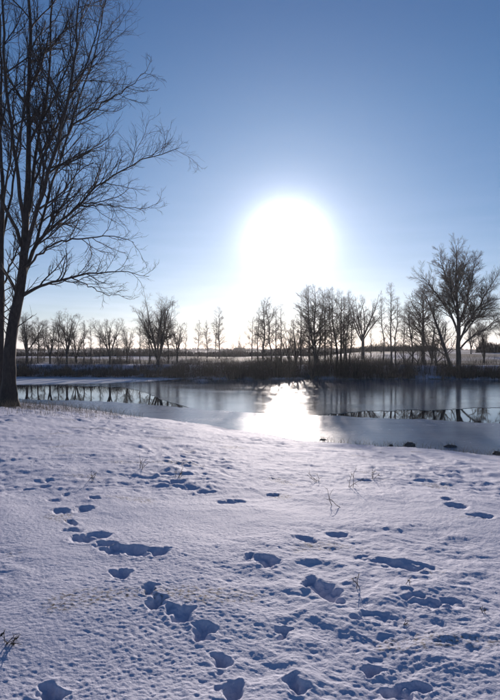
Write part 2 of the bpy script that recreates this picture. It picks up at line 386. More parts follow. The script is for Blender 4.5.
def resample(pts, rad, n):
    pts = np.asarray(pts, float); s = np.concatenate([[0], np.cumsum(np.linalg.norm(np.diff(pts, axis=0), axis=1))]); s /= s[-1]
    # Catmull-Rom through the points
    tq = np.linspace(0, 1, n); k = np.clip(np.searchsorted(s, tq, 'right') - 1, 0, len(pts) - 2)
    p = np.vstack([2 * pts[0] - pts[1], pts, 2 * pts[-1] - pts[-2]])
    f = ((tq - s[k]) / (s[k + 1] - s[k]))[:, None]
    a, b_, c, d = p[k], p[k + 1], p[k + 2], p[k + 3]
    q = 0.5 * ((2 * b_) + (c - a) * f + (2 * a - 5 * b_ + 4 * c - d) * f ** 2 + (3 * b_ - a - 3 * c + d) * f ** 3)
    return q, np.interp(tq, s, rad)

def spawn(rng, P, Rr, counts, t0, t1, ang, lens, up=0.06, wander=0.12, nseg=4, rk=0.55, rmin=0.004, tip=0.4, bias=None):
    """children along parent polylines. counts int array per parent; lens(t, parent_len) -> lengths"""
    B, n1, _ = P.shape; n = n1 - 1
    idx = np.repeat(np.arange(B), counts); m = len(idx)
    if m == 0: return None
    order = np.concatenate([(np.arange(c) + rng.random(c)) / c for c in counts if c > 0])
    tt = t0 + (t1 - t0) * order
    f = np.minimum(tt * n, n - 1e-4); k = f.astype(int); fr = (f - k)[:, None]
    pos = P[idx, k] * (1 - fr) + P[idx, k + 1] * fr
    rad = Rr[idx, k] * (1 - fr[:, 0]) + Rr[idx, k + 1] * fr[:, 0]
    T = nrm(P[idx, k + 1] - P[idx, k])
    rv = rng.normal(0, 1, (m, 3))
    if bias is not None: rv = rv + np.asarray(bias)
    side = nrm(rv - (rv * T).sum(1, keepdims=True) * T)
    a = rng.uniform(ang[0], ang[1], m)[:, None]
    d = T * np.cos(a) + side * np.sin(a)
    pl = np.linalg.norm(np.diff(P, axis=1), axis=2).sum(1)[idx]
    L = lens(tt, pl) * rng.uniform(0.65, 1.25, m)
    r0 = np.maximum(np.minimum(rad * rk, 0.02 * L + rmin), rmin)
    return grow(rng, pos, d, L, r0, np.maximum(r0 * tip, rmin * 0.5), nseg, wander, up)

def tubes(sets):
    """sets: list of (P (B,n,3), R (B,n), sides) -> verts, quads"""
    Vs, Qs, off = [], [], 0
    for P, Rr, k in sets:
        B, n, _ = P.shape
        T = nrm(np.gradient(P, axis=1))
        mean = nrm(P[:, -1] - P[:, 0]); ax = np.where(np.abs(mean[:, 2:3]) > 0.8, np.array([[1.0, 0.13, 0]]), np.array([[0.1, 0.07, 1.0]]))
        ref = ax[:, None, :]
        u = nrm(ref - (ref * T).sum(-1, keepdims=True) * T); v = np.cross(T, u)
        a = np.arange(k) * 2 * np.pi / k
        ring = P[:, :, None, :] + Rr[:, :, None, None] * (np.cos(a)[None, None, :, None] * u[:, :, None, :] + np.sin(a)[None, None, :, None] * v[:, :, None, :])
        Vs.append(ring.reshape(-1, 3))
        b0 = (np.arange(B) * n * k)[:, None, None] + (np.arange(n - 1) * k)[None, :, None] + np.arange(k)[None, None, :]
        nx = (np.arange(B) * n * k)[:, None, None] + (np.arange(n - 1) * k)[None, :, None] + ((np.arange(k) + 1) % k)[None, None, :]
        Qs.append(np.stack([b0, nx, nx + k, b0 + k], -1).reshape(-1, 4) + off)
        off += B * n * k
    return np.concatenate(Vs), np.concatenate(Qs)

def one(P, Rr): return np.asarray(P)[None], np.asarray(Rr)[None]

# ------------------------------------------------------------------ the large tree on the near bank
def big_limb(rng, root, pts, r0, r1, dens=1.0, bias=None):
    """one limb with all its side branches; pts are world points"""
    P, Rr = resample(pts, np.linspace(r0 * .85, r1 * .8, len(pts)), 22)
    # slight natural irregularity
    P[2:] += rng.normal(0, 0.025, (20, 3))
    P1, R1 = one(P, Rr)
    Lp = np.linalg.norm(np.diff(P, axis=0), axis=1).sum()
    l2 = spawn(rng, P1, R1, np.array([int(Lp * 2.4 * dens)]), 0.16, 0.99, (0.45, 0.95), lambda t, L: np.clip(0.30 * L, 0.9, 2.6) * (1.15 - 0.62 * t), up=0.07, wander=0.13, nseg=7, rk=0.6, rmin=0.0075, bias=bias)
    o = link('limb', mesh('limb', *tubes([(P1, R1, 9)])), M_BARK, root)
    L2l = np.linalg.norm(np.diff(l2[0], axis=1), axis=2).sum(1)
    l3 = spawn(rng, *l2, np.maximum(3, (L2l * 6.5).astype(int)), 0.12, 1.0, (0.4, 0.9), lambda t, L: np.clip(0.45 * L, 0.25, 0.95) * (1.1 - 0.5 * t), up=0.05, wander=0.15, nseg=4, rk=0.65, rmin=0.0042)
    l4 = spawn(rng, *l3, np.full(len(l3[0]), 4), 0.12, 1.0, (0.35, 0.85), lambda t, L: np.clip(0.5 * L, 0.14, 0.42), up=0.05, wander=0.14, nseg=2, rk=0.8, rmin=0.0036)
    link('twigs', mesh('twigs', *tubes([(*l2, 4), (*l3, 3), (*l4, 3)])), M_TWIG, o)

def big_tree(name, seed, D, base, trunk, tr, limbs, label, ox=0.0):
    rng = np.random.default_rng(seed)
    root = empty(name, (0, 0, 0))
    def W(u, v, dy=0.0): return px(u, v, D + dy)
    P, Rr = resample([W(*p) for p in trunk], tr, 40)
    a = np.arange(40)
    Rr = Rr * (1 + 0.03 * np.sin(a * 1.7))
    Pt, Rt = one(P, Rr)
    V, Q = tubes([(Pt, Rt, 20)])
    # furrowed, slightly lobed trunk
    c = np.repeat(P, 20, 0); rel = V - c; an = np.tile(np.arange(20), 40)
    V = c + rel * (1 + 0.06 * np.sin(an * 1.9 + 0.3 * np.repeat(a, 20)) + rng.normal(0, 0.02, len(V)))[:, None]
    tk = link('trunk', mesh('trunk', V, Q), M_BARK, root)
    for pts, r0, r1, dens, bias in limbs:
        big_limb(rng, root, [W(*p) for p in pts], r0, r1, dens, bias)
    # short epicormic shoots low on the trunk
    l2 = spawn(rng, Pt, Rt, np.array([26]), 0.35, 0.95, (0.7, 1.2), lambda t, L: 0.9 + 0 * t, up=0.10, nseg=5, rk=0.2, rmin=0.006)
    l3 = spawn(rng, *l2, np.full(26, 6), 0.2, 1, (0.4, 0.9), lambda t, L: 0.4 * L, nseg=3, rmin=0.004)
    link('shoots', mesh('shoots', *tubes([(*l2, 4), (*l3, 3)])), M_TWIG, root)
    tag(root, label, 'tree')
    # put the origin at the foot
    b = W(*trunk[0]); root.location = b
    for ch in root.children:
        ch.data.transform(__import__('mathutils').Matrix.Translation(-b.astype(float)))
        for g2 in ch.children: g2.data.transform(__import__('mathutils').Matrix.Translation(-b.astype(float)))
    return root

big_tree('bare_tree', 3, 18.0, None,
    [(8, 413, 0), (8.5, 404, 0), (9, 385, 0), (10, 350, 0), (14, 320, 0), (20, 290, 0), (24, 255, 0), (26, 214, 0)],
    [.46, .35, .235, .195, .175, .155, .135, .11],
    [([(26, 216, 0), (28, 170, .1), (28, 120, .2), (30, 52, .2), (28, -10, .1), (30, -90, 0), (27, -190, .1)], .125, .015, 0.6, None),
     ([(25, 228, 0), (20, 192, -.3), (12, 132, -.8), (4, 60, -1.2), (2, 0, -1.4), (-6, -90, -1.6), (-10, -150, -1.7)], .085, .012, 0.5, None),
     ([(26, 222, 0), (33, 190, .3), (36, 148, .7), (48, 88, 1.0), (52, 0, 1.2), (60, -80, 1.3), (64, -140, 1.3)], .085, .013, 0.6, None),
     ([(24, 262, 0), (36, 212, -.5), (56, 148, -1.0), (68, 95, -1.2), (76, 52, -1.3), (79, 0, -1.4), (92, -70, -1.5)], .09, .012, 1.0, None),
     ([(57, 145, -1.0), (80, 120, -1.2), (108, 100, -1.4), (128, 88, -1.4), (146, 72, -1.4)], .040, .009, 1.9, (0.5, 0, 0.5)),
     ([(21, 280, 0), (34, 250, .3), (48, 232, .6), (64, 218, .8), (86, 198, 1.0), (100, 184, 1.0), (132, 165, 1.0), (160, 154, .9), (180, 147, .8)], .080, .009, 1.5, (0.1, 0, 0.5)),
     ([(78, 205, .9), (98, 205, .6), (120, 206, .3), (140, 209, .1), (162, 203, 0)], .028, .007, 1.2, None),
     ([(22, 296, 0), (36, 288, -.2), (52, 282, -.4), (80, 276, -.7), (112, 272, -.9), (148, 275, -1.0)], .075, .009, 1.4, (0, 0, 0.45)),
     ([(72, 278, -.6), (90, 287, -.9), (108, 294, -1.1), (132, 296, -1.2)], .026, .007, 1.0, None),
     ([(22, 285, 0), (30, 258, .5), (38, 235, 1.0), (47, 200, 1.5), (60, 160, 1.9), (75, 110, 2.2), (93, 60, 2.4), (104, 10, 2.4), (116, -40, 2.5)], .080, .010, 1.0, None),
     ([(20, 300, 0), (5, 270, .4), (-20, 240, .8), (-50, 200, 1.2), (-85, 160, 1.4)], .075, .010, 0.6, None),
     ([(24, 250, 0), (4, 205, -.6), (-28, 150, -1.2), (-55, 80, -1.5), (-65, 10, -1.6)], .080, .010, 0.6, None),
     ([(26, 208, 0), (42, 160, .4), (64, 110, .8), (88, 62, 1.0), (100, 20, 1.1), (114, -40, 1.1)], .060, .010, 1.1, None),
     ([(23, 270, 0), (50, 246, -.8), (84, 238, -1.4), (112, 236, -1.8), (134, 242, -2.0)], .045, .008, 1.1, None),
    ],
    'large bare tree with a thick dark forking trunk on the near bank')
big_tree('bare_tree', 8, 20.5, None,
    [(-2, 408, 0), (-2, 400, 0), (-1, 380, 0), (0, 350, 0), (1, 300, 0), (1, 250, 0), (3, 190, 0)],
    [.28, .21, .16, .14, .125, .105, .08],
    [([(3, 190, 0), (0, 120, .2), (2, 60, .4), (-3, -20, .5), (-1, -110, .5)], .085, .010, 0.5, None),
     ([(1, 245, 0), (12, 190, .6), (22, 130, 1.2), (26, 60, 1.6), (30, -10, 1.8)], .065, .010, 0.6, None),
     ([(1, 230, 0), (-20, 180, -.6), (-40, 120, -1.0), (-52, 40, -1.3)], .065, .010, 0.6, None),
     ([(1, 290, 0), (12, 262, .8), (24, 236, 1.4), (38, 200, 1.8), (46, 165, 2.0)], .050, .008, 1.0, None),
     ([(1, 300, 0), (-20, 270, .4), (-45, 240, .8), (-66, 205, 1.0)], .050, .008, 0.8, None),
     ([(2, 215, 0), (10, 160, -1.2), (14, 100, -2.0), (20, 30, -2.5)], .055, .010, 0.6, None)],
    'slimmer bare tree standing close behind the thick forking trunk')

# ------------------------------------------------------------------ trees of the far bank
def far_geo(seed, H, r, kind, lean=(0.0, 0.0), width=0.3, fork=0.25, leaders=5, spread=0.5, n1=26, dens=1.0):
    """-> (trunk mesh, crown mesh)"""
    rng = np.random.default_rng(seed)
    if kind == 'mast':                       # one straight stem, side branches ascending
        pts = [(lean[0] * H * s ** 1.2 + rng.normal(0, 0.012 * H) * (s > 0), lean[1] * H * s, H * s) for s in (0, .2, .4, .6, .8, 1.0)]
        pts[0] = (0, 0, -0.35)
        P, Rr = resample(pts, np.array([r * 1.35, r, r * .8, r * .6, r * .38, .014]), 20)
        Pt, Rt = one(P, Rr); stems = [(Pt, Rt, 8)]
        prof = lambda t: np.clip(np.interp(t, [.15, .35, .6, .85, 1.0], [.55, .95, 1.0, .6, .22]), 0, 1)
        l1 = spawn(rng, Pt, Rt, np.array([n1]), fork, 0.985, (0.6, 1.25), lambda t, L: width * H * prof(t), up=0.055, wander=0.12, nseg=6, rk=0.42, rmin=0.008)
    else:                                    # short bole or none, several leaders
        fh = fork * H
        pts = [(0, 0, -0.35), (lean[0] * fh * .5, lean[1] * fh * .5, fh * .5), (lean[0] * fh, lean[1] * fh, max(fh, 0.25))]
        P, Rr = resample(pts, np.array([r * 1.3, r, r * .85]), 8)
        Pt, Rt = one(P, Rr); stems = [(Pt, Rt, 9)]
        az = np.arange(leaders) * 2 * np.pi / leaders + rng.normal(0, 0.35, leaders)
        po = spread * rng.uniform(0.35, 1.1, leaders); po[0] *= 0.2
        d = np.stack([np.sin(po) * np.cos(az), np.sin(po) * np.sin(az), np.cos(po)], 1) + np.array([lean[0], lean[1], 0]) * 0.6
        st = P[-1][None, :] - np.array([0, 0, 1.0]) * (fh * rng.uniform(0, 0.35, leaders))[:, None]
        LL = (H - st[:, 2]) * rng.uniform(0.86, 1.04, leaders) / np.maximum(np.cos(po * 0.75), 0.6) * np.where(po > spread * .8, 0.9, 1.0)
        lr = np.full(leaders, r * 0.62 if leaders < 5 else r * 0.5)
        ld = grow(rng, st, d, LL, lr, lr * 0 + 0.014, 12, 0.065, 0.022)
        stems.append((*ld, 6))
        l1 = spawn(rng, *ld, np.full(leaders, max(6, n1 // leaders)), 0.22, 0.98, (0.45, 1.05), lambda t, L: width * H * (1.1 - 0.7 * t), up=0.03, wander=0.13, nseg=6, rk=0.5, rmin=0.008)
    l2 = spawn(rng, *l1, np.full(len(l1[0]), int(8 * dens)), 0.12, 0.95, (0.4, 1.0), lambda t, L: np.clip(0.55 * L, 0.5, 1.9) * (1.1 - .5 * t), up=0.03, wander=0.16, nseg=4, rk=0.6, rmin=0.0048)
    l3 = spawn(rng, *l2, np.full(len(l2[0]), int(7 * dens)), 0.1, 0.95, (0.4, 1.0), lambda t, L: np.clip(0.6 * L, 0.3, 1.0) * (1.1 - .5 * t), up=0.05, wander=0.12, nseg=2, rk=0.8, rmin=0.0036)
    return mesh('trunk', *tubes(stems)), mesh('crown', *tubes([(*l1, 5), (*l2, 3), (*l3, 3)]))

PROTO = {}
def proto(key, **kw):
    PROTO[key] = (kw['H'], *far_geo(**kw))
proto('mast_a', seed=101, H=11, r=.15, kind='mast', width=.22, fork=.20, n1=46)
proto('mast_b', seed=102, H=11, r=.14, kind='mast', width=.25, fork=.26, n1=42, lean=(-.06, 0))
proto('mast_c', seed=103, H=11, r=.13, kind='mast', width=.21, fork=.30, n1=42, lean=(.08, .02))
proto('slim_a', seed=104, H=10, r=.11, kind='mast', width=.13, fork=.20, n1=52, dens=.8)
proto('slim_b', seed=105, H=10, r=.11, kind='mast', width=.11, fork=.26, n1=46, lean=(-.03, 0), dens=.8)
proto('round_a', seed=106, H=9, r=.24, kind='fork', width=.30, fork=.08, leaders=12, spread=.46, n1=132, dens=1.0)
proto('round_d', seed=121, H=9, r=.20, kind='fork', width=.26, fork=.22, leaders=7, spread=.42, n1=84)
proto('multi_c', seed=122, H=8, r=.17, kind='fork', width=.22, fork=.14, leaders=6, spread=.30, n1=72)
proto('mast_d', seed=123, H=11, r=.16, kind='mast', width=.27, fork=.22, n1=50)
proto('round_b', seed=107, H=8, r=.20, kind='fork', width=.24, fork=.24, leaders=8, spread=.50, n1=80)
proto('round_c', seed=117, H=8, r=.20, kind='fork', width=.22, fork=.34, leaders=9, spread=.62, n1=86)
proto('vase_a', seed=108, H=7.5, r=.18, kind='fork', width=.26, fork=.22, leaders=8, spread=.58, n1=88)
proto('multi_a', seed=109, H=8.5, r=.22, kind='fork', width=.20, fork=.05, leaders=10, spread=.36, n1=96)
proto('multi_b', seed=110, H=7, r=.18, kind='fork', width=.24, fork=.08, leaders=7, spread=.40, n1=72)
proto('dense_a', seed=111, H=9, r=.20, kind='mast', width=.30, fork=.14, n1=64, dens=1.0)
proto('bush_a', seed=112, H=2.6, r=.07, kind='fork', width=.34, fork=.05, leaders=9, spread=.85, n1=63, dens=.6)
proto('bush_b', seed=113, H=2.2, r=.06, kind='fork', width=.36, fork=.05, leaders=8, spread=1.0, n1=56, dens=.6)

def plant(key, u, base_v, top_v, y, label, rz=0.0, name='bare_tree', cat='tree', group=None, lift=0.0):
    """a tree whose foot stands at depth y under pixel column u and whose top reaches top_v"""
    x = (u - 250) / F * y
    z = float(base_h(np.array([x]), np.array([float(y)]))[0])
    H = CAM_Z - (top_v - 350) / F * y - z
    H0, tm, cm = PROTO[key]; s = H / H0
    root = empty(name, (x, y, z), rz, s)
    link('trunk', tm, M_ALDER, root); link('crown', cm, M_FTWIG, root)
    tag(root, label, cat, group)
    return root

G1 = 'bare trees left of the round multi stemmed tree on the far bank'
FAR = [
 # left wood, behind the thick trunk
 ('round_b', 27, 314, 64, 'bushy bare tree on the far bank just beside the thick dark trunk', 0.3),
 ('mast_d', 38, 318, 67, 'upright bare tree with one clear stem, second from the thick trunk across the water', 1.2),
 ('multi_c', 50, 317, 63, 'bare tree with several thin stems, third from the thick trunk across the water', 2.2),
 ('round_d', 67, 311, 62, 'broad bare tree, tallest between the thick trunk and the vase shaped tree', 0.9),
 ('slim_a', 84, 321, 66, 'thin bare tree left of its slim neighbour with the same short twigs', 0.2),
 ('slim_b', 91, 323, 64, 'slim bare tree next to the vase shaped tree', 1.7),
 ('vase_a', 110, 317, 61, 'vase shaped bare tree with spreading limbs on the snowy far field edge', 0.4),
 ('multi_c', 127, 323, 72, 'small bare tree between the vase shaped tree and the round tree', 3.0),
 ('slim_a', 140, 318, 68, 'slim bare tree at the left flank of the large round tree', 2.6),
 ('round_a', 158, 298, 60, 'large round headed bare tree with many stems above the far reeds', 2.3),
 ('round_d', 177, 320, 66, 'rounded small bare tree at the right flank of the large round tree', 0.7),
 # farther away on the field
 ('mast_c', 198, 320, 98, 'lone slim tree on the far field, first right of the round tree', 0.9),
 ('mast_a', 207, 321, 102, 'lone slim tree on the far field beside the twin trunks', 2.9),
 ('mast_a', 219, 308, 92, 'tallest of the slim trees out on the far field', 1.9),
 ('slim_b', 216, 318, 94, 'slim tree crowding the tallest one on the far field', 4.0),
 ('slim_a', 240, 330, 120, 'faint small tree far out on the field below the sun', 5.0),
 ('mast_b', 252, 317, 88, 'slim tree on the field just left of the alder group', 4.4),
 # alder group under the sun
 ('mast_a', 264, 301, 58, 'narrow alder with a dark bush at its foot, left one of its trio', 0.5),
 ('mast_c', 271, 298, 57, 'tall narrow alder in the middle of the trio', 3.4),
 ('slim_a', 281, 303, 59, 'thinnest alder of the trio, at its right edge', 2.0),
 ('multi_b', 289, 326, 57.5, 'low spreading bare shrub tree between the two alder groups', 1.1),
 # central cluster
 ('mast_b', 313, 286, 54.0, 'leaning tall alder rising from the waterline bush', 0.0),
 ('mast_a', 315, 287, 54.6, 'tall straight alder in the clump at the waterline', 2.4),
 ('mast_c', 318, 289, 55.3, 'tall alder leaning right out of the waterline clump', 0.25),
 ('mast_b', 336, 289, 55.5, 'tall alder leaning left, right of the waterline clump', 0.35),
 ('mast_d', 341, 292, 56.0, 'straight alder in the row right of the waterline clump', 1.0),
 ('slim_b', 347, 292, 55.2, 'thin alder in the row right of the waterline clump, near its middle', 3.1),
 ('mast_c', 350, 305, 56.5, 'smaller alder leaning right at the end of the row', 0.2),
 ('round_c', 363, 295, 84, 'round crowned bare tree standing alone on the field behind the row', 0.8),
 ('slim_b', 383, 300, 58, 'thin bare tree leaning left beside the very slender tall one', 0.0),
 ('slim_a', 391, 284, 56, 'very slender tall tree with short side twigs at the waterline', 0.6),
 ('slim_b', 396, 298, 57, 'thin curved tree right of the very slender tall one', 3.3),
 ('mast_b', 412, 303, 62, 'upright bare tree left of the dark dense tree', 0.1),
 ('dense_a', 423, 287, 66, 'dark dense bare tree with drooping twigs beside the biggest far tree', 1.4),
 ('round_d', 471, 326, 92, 'small bare tree on the field behind the biggest far tree', 2.0),
 ('slim_a', 32, 322, 75, 'thin bare tree deep in the left wood, behind the two nearest the trunk', 2.0),
 ('slim_b', 44, 324, 78, 'thin bare tree deep in the left wood, between many stemmed neighbours', 0.3),
 ('mast_c', 58, 318, 74, 'straight slim tree deep in the left wood beside the broad one', 1.3),
 ('multi_b', 76, 324, 70, 'low many stemmed tree right of the broad tree in the left wood', 4.1),
 ('slim_a', 100, 326, 76, 'thin tree behind the left side of the vase shaped tree', 3.6),
 ('slim_b', 117, 325, 80, 'thin tree behind the right side of the vase shaped tree', 1.1),
 ('mast_a', 149, 312, 66, 'straight tree mingling with the large round tree on its left', 2.8),
 ('mast_b', 168, 310, 67, 'straight tree mingling with the large round tree on its right', 0.8),
 ('slim_a', 186, 328, 84, 'small thin tree between the round tree and the lone slim ones', 0.1),
 ('slim_b', 258, 308, 61, 'thin alder at the left edge of the alder trio', 2.2),
 ('slim_a', 276, 306, 63, 'thin alder standing behind the alder trio', 5.2),
 ('multi_b', 296, 318, 60, 'bushy low alder left of the waterline clump', 3.9),
 ('slim_a', 301, 300, 58, 'thin alder just left of the waterline clump', 1.5),
 ('slim_b', 309, 290, 57.5, 'thin tall alder behind the waterline clump', 0.9),
 ('slim_a', 325, 293, 57, 'thin tall alder between the waterline clump and the row', 4.6),
 ('slim_b', 331, 297, 58.5, 'slim alder at the start of the row right of the clump', 5.4),
 ('slim_a', 344, 297, 60, 'slim alder standing behind the row', 0.3),
 ('slim_a', 371, 322, 75, 'small thin tree right of the round crowned field tree', 2.7),
 ('slim_b', 404, 312, 64, 'thin tree between the curved tree and the upright one', 1.9),
 ('multi_b', 432, 318, 61, 'low many stemmed tree under the leaning tree', 0.6),
 ('slim_a', 445, 322, 68, 'thin tree seen between the leaning tree and the biggest one', 3.0),
 ('multi_b', 484, 322, 66, 'low many stemmed tree under the right limbs of the biggest tree', 2.1),
 ('multi_a', 515, 300, 64, 'bare tree at the water right of the biggest far tree', 1.0),
 ('round_a', -20, 300, 62, 'bare tree across the water left of the slimmer bank tree', 1.0),
]
for key, u, top, y, lab, rz in FAR:
    plant(key, u, 0, top, y, lab, rz, group='bare trees on the far bank')

# the biggest far tree, surveyed limb by limb
def big_far():
    D = 55.0; rng = np.random.default_rng(77)
    def W(u, v, dy=0.0): return px(u, v, D + dy)
    b = W(459, 375)
    b[2] = float(base_h(np.array([b[0]]), np.array([b[1]]))[0]) - 0.1
    L = [([b, W(458.5, 366), W(458.5, 345), W(459, 325), W(457, 300), W(456, 275), W(457, 245)], [.34, .28, .23, .19, .14, .09, .015]),
         ([W(458.5, 335), W(451, 315, -.5), W(441, 300, -1.2), W(430, 286, -1.6), W(421, 275, -1.8)], [.13, .10, .075, .045, .012]),
         ([W(459, 322), W(466, 305, .5), W(470, 285, 1.0), W(474, 268, 1.3), W(476, 258, 1.4)], [.11, .09, .07, .04, .012]),
         ([W(458.5, 343), W(467, 325, -.6), W(479, 306, -1.4), W(488, 290, -1.8), W(497, 275, -2)], [.13, .10, .08, .045, .012]),
         ([W(459, 350), W(470, 338, .6), W(484, 330, 1.4), W(497, 319, 2.0), W(510, 312, 2.2)], [.11, .085, .06, .04, .012]),
         ([W(457, 303), W(448, 282, .6), W(442, 265, .9), W(440, 252, 1.0)], [.09, .07, .045, .012]),
         ([W(457, 292), W(464, 270, -.5), W(468, 256, -.8)], [.07, .05, .012]),
         ([W(458, 312), W(457, 290, 1.6), W(462, 272, 2.6), W(465, 258, 3)], [.09, .07, .045, .012]),
         ([W(458, 318), W(452, 296, -1.6), W(450, 278, -2.4), W(450, 262, -2.8)], [.09, .07, .045, .012]),
         ([W(459, 340), W(476, 318, 1.6), W(486, 303, 2.6), W(491, 290, 3)], [.09, .07, .045, .012])]
    root = empty('bare_tree', b)
    for i, (pts, rad) in enumerate(L):
        P, Rr = resample([p - b for p in pts], rad, 16)
        P[2:] += rng.normal(0, 0.03, (14, 3))
        P1, R1 = one(P, Rr)
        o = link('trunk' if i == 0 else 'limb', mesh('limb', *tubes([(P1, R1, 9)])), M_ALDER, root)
        Lp = np.linalg.norm(np.diff(P, axis=0), axis=1).sum()
        t0 = 0.34 if i == 0 else 0.18
        l1 = spawn(rng, P1, R1, np.array([int(Lp * (2.6 if i == 0 else 3.4))]), t0, 0.99, (0.4, 0.9), lambda t, L: np.clip(.34 * L, 1.0, 2.6) * (1.1 - .6 * t), up=.04, nseg=6, rk=.5, rmin=.008)
        l2 = spawn(rng, *l1, np.full(len(l1[0]), 9), .12, .96, (.35, .8), lambda t, L: np.clip(.52 * L, .5, 1.6) * (1.1 - .5 * t), up=.05, wander=.14, nseg=4, rk=.6, rmin=.005)
        l3 = spawn(rng, *l2, np.full(len(l2[0]), 11), .1, .96, (.3, .75), lambda t, L: np.clip(.6 * L, .3, .9) * (1.1 - .5 * t), up=.05, nseg=2, rk=.8, rmin=.0034)
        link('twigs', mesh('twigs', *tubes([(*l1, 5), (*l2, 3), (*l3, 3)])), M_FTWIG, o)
    tag(root, 'biggest bare tree across the water with a wide open crown', 'tree', 'bare trees on the far bank')
big_far()

# the stem that leans left from the foot of the biggest far tree
def leaning():
    D = 54.6; rng = np.random.default_rng(78)
    b = px(453, 375, D); b[2] = float(base_h(np.array([b[0]]), np.array([b[1]]))[0]) - 0.1
    pts = [b, px(449, 362, D), px(442, 340, D), px(435, 320, D), px(429, 303, D), px(424, 292, D)]
    root = empty('bare_tree', b)
    P, Rr = resample([p - b for p in pts], [.2, .17, .14, .11, .07, .015], 18); P1, R1 = one(P, Rr)
    link('trunk', mesh('trunk', *tubes([(P1, R1, 8)])), M_ALDER, root)
    l1 = spawn(rng, P1, R1, np.array([34]), .2, .99, (.5, 1.0), lambda t, L: 2.1 * (1.15 - .7 * t), up=.09, nseg=6, rk=.5, rmin=.011)
    l2 = spawn(rng, *l1, np.full(34, 9), .15, 1, (.4, .9), lambda t, L: np.clip(.45 * L, .4, 1.1), up=.05, nseg=4, rmin=.008)
    l3 = spawn(rng, *l2, np.full(len(l2[0]), 6), .1, 1, (.35, .85), lambda t, L: np.clip(.5 * L, .2, .5), nseg=2, rmin=.006)
    link('crown', mesh('crown', *tubes([(*l1, 5), (*l2, 3), (*l3, 3)])), M_FTWIG, root)
    tag(root, 'bare tree leaning left from the foot of the biggest far tree', 'tree', 'bare trees on the far bank')
leaning()

# bushes on the far bank
BUSH = [('bush_a', 268, 350, 55, 'dark bush below the narrow alder trio', 0.2), ('bush_b', 276, 351, 55.4, 'dark twiggy bush beside the one under the alder trio', 1.9),
        ('bush_a', 284, 354, 54.8, 'low dark bush right of the alder trio', 2.9), ('bush_a', 312, 351, 53.8, 'dark bush hugging the tall waterline alders', 4.0),
        ('bush_b', 320, 350, 54.0, 'low bush at the right foot of the waterline alders', 0.8), ('bush_b', 120, 352, 74, 'small round bush on the snow right of the vase shaped tree', 0.5),
        ('bush_a', 129, 353, 78, 'small dark bush on the snow left of the large round tree', 1.5), ('bush_a', 381, 340, 100, 'pale bush on the field behind the slender tall tree', 2.5),
        ('bush_a', 436, 338, 57, 'twiggy thicket between the dark dense tree and the leaning tree', 3.3), ('bush_b', 418, 342, 60, 'thicket at the foot of the dark dense tree', 1.2),
        ('bush_b', 405, 345, 58, 'low thicket left of the dark dense tree', 4.2), ('bush_a', 234, 341, 104, 'faint bush out on the far field', 0.9),
        ('bush_b', 245, 343, 110, 'smaller faint bush out on the far field', 2.4), ('bush_a', 300, 345, 70, 'low brush behind the gap between the alder groups', 0.1),
        ('bush_a', 168, 350, 63, 'dark brush at the foot of the large round tree', 5.1), ('bush_b', 60, 350, 70, 'brush between the stems of the left wood', 2.2),
        ('bush_a', 40, 350, 72, 'brush behind the upright single stemmed tree', 1.0), ('bush_b', 330, 345, 66, 'brush behind the row of tall alders', 3.0), ('bush_a', 356, 346, 68, 'brush left of the round crowned field tree', 4.6)]
for key, u, top, y, lab, rz in BUSH:
    plant(key, u, 0, top, y, lab, rz, 'bush', 'bush', 'bushes on the far bank')

# ------------------------------------------------------------------ blades: reeds, hedges, grass
def blades(name, x, y, z, h, w, rng, lean=0.18, curve=0.25):
    n = len(x); a = rng.uniform(0, 2 * np.pi, n); la = rng.uniform(0, 2 * np.pi, n); ll = np.abs(rng.normal(0, lean, n)) * h; cc = curve * rng.random(n) * h
    base = np.stack([x, y, z - 0.05], 1); side = np.stack([np.cos(a), np.sin(a), a * 0], 1) * (w / 2)[:, None]
    ld = np.stack([np.cos(la), np.sin(la), la * 0], 1)
    midp = base + ld * (ll * .4)[:, None]; midp[:, 2] += h * .6
    tip = base + ld * (ll + cc)[:, None]; tip[:, 2] += h
    V = np.stack([base - side, base + side, midp + side * .8, midp - side * .8, tip + side * .12, tip - side * .12], 1).reshape(-1, 3)
    i = np.arange(n)[:, None] * 6
    Q = np.concatenate([i + np.array([0, 1, 2, 3]), i + np.array([3, 2, 4, 5])])
    return mesh(name, V, Q, smooth=False)

rng = np.random.default_rng(5)
n = 52000
x = rng.uniform(-46, 46, n); d = rng.beta(1.3, 2.0, n) * 3.4 - 0.15
y = far_shore(x) + d
hx = np.interp(x, [-46, -28, -20, -10, -6, -2, 3, 8, 14, 16, 20.5, 24, 46], [.9, .9, .8, .85, 1.3, 1.7, 1.9, 1.95, 1.8, 1.6, 1.25, 1.0, 1.0])
keep = (rng.random(n) > 0.8 * np.exp(-((x - 18.6) / 1.5) ** 2)) & (rng.random(n) < 0.18 + sstep(-0.35, 0.25, noise(x * 0.45, y * 0.8, 83) + 0.5 * noise(x * 1.7, y * 1.7, 84)))
hgt = hx * (0.55 + 0.6 * rng.random(n)) * (1 + 0.35 * noise(x * 0.55, y * 0.55, 81) + 0.35 * noise(x * 0.16, y * 0.3, 82)) * np.where(rng.random(n) < .03, 1.3, 1) * (1 - 0.18 * d / 3)
x, y, hgt = x[keep], y[keep], hgt[keep]
z = base_h(x, y)
tag(link('reeds', blades('reeds', x, y, z, hgt, rng.uniform(.015, .035, len(x)), rng), M_REED), 'band of dry dark reeds along the far shore', 'reeds', kind='stuff')
n = 34000
x = rng.uniform(-46, 46, n); y = far_shore(x) + 2.5 + 9 * rng.random(n) ** 1.5
k = noise(x * 0.35, y * 0.5, 85) + 0.4 * noise(x * 1.3, y * 1.3, 86) > -0.02 + 0.35 * sstep(19, 24, x); x, y = x[k], y[k]
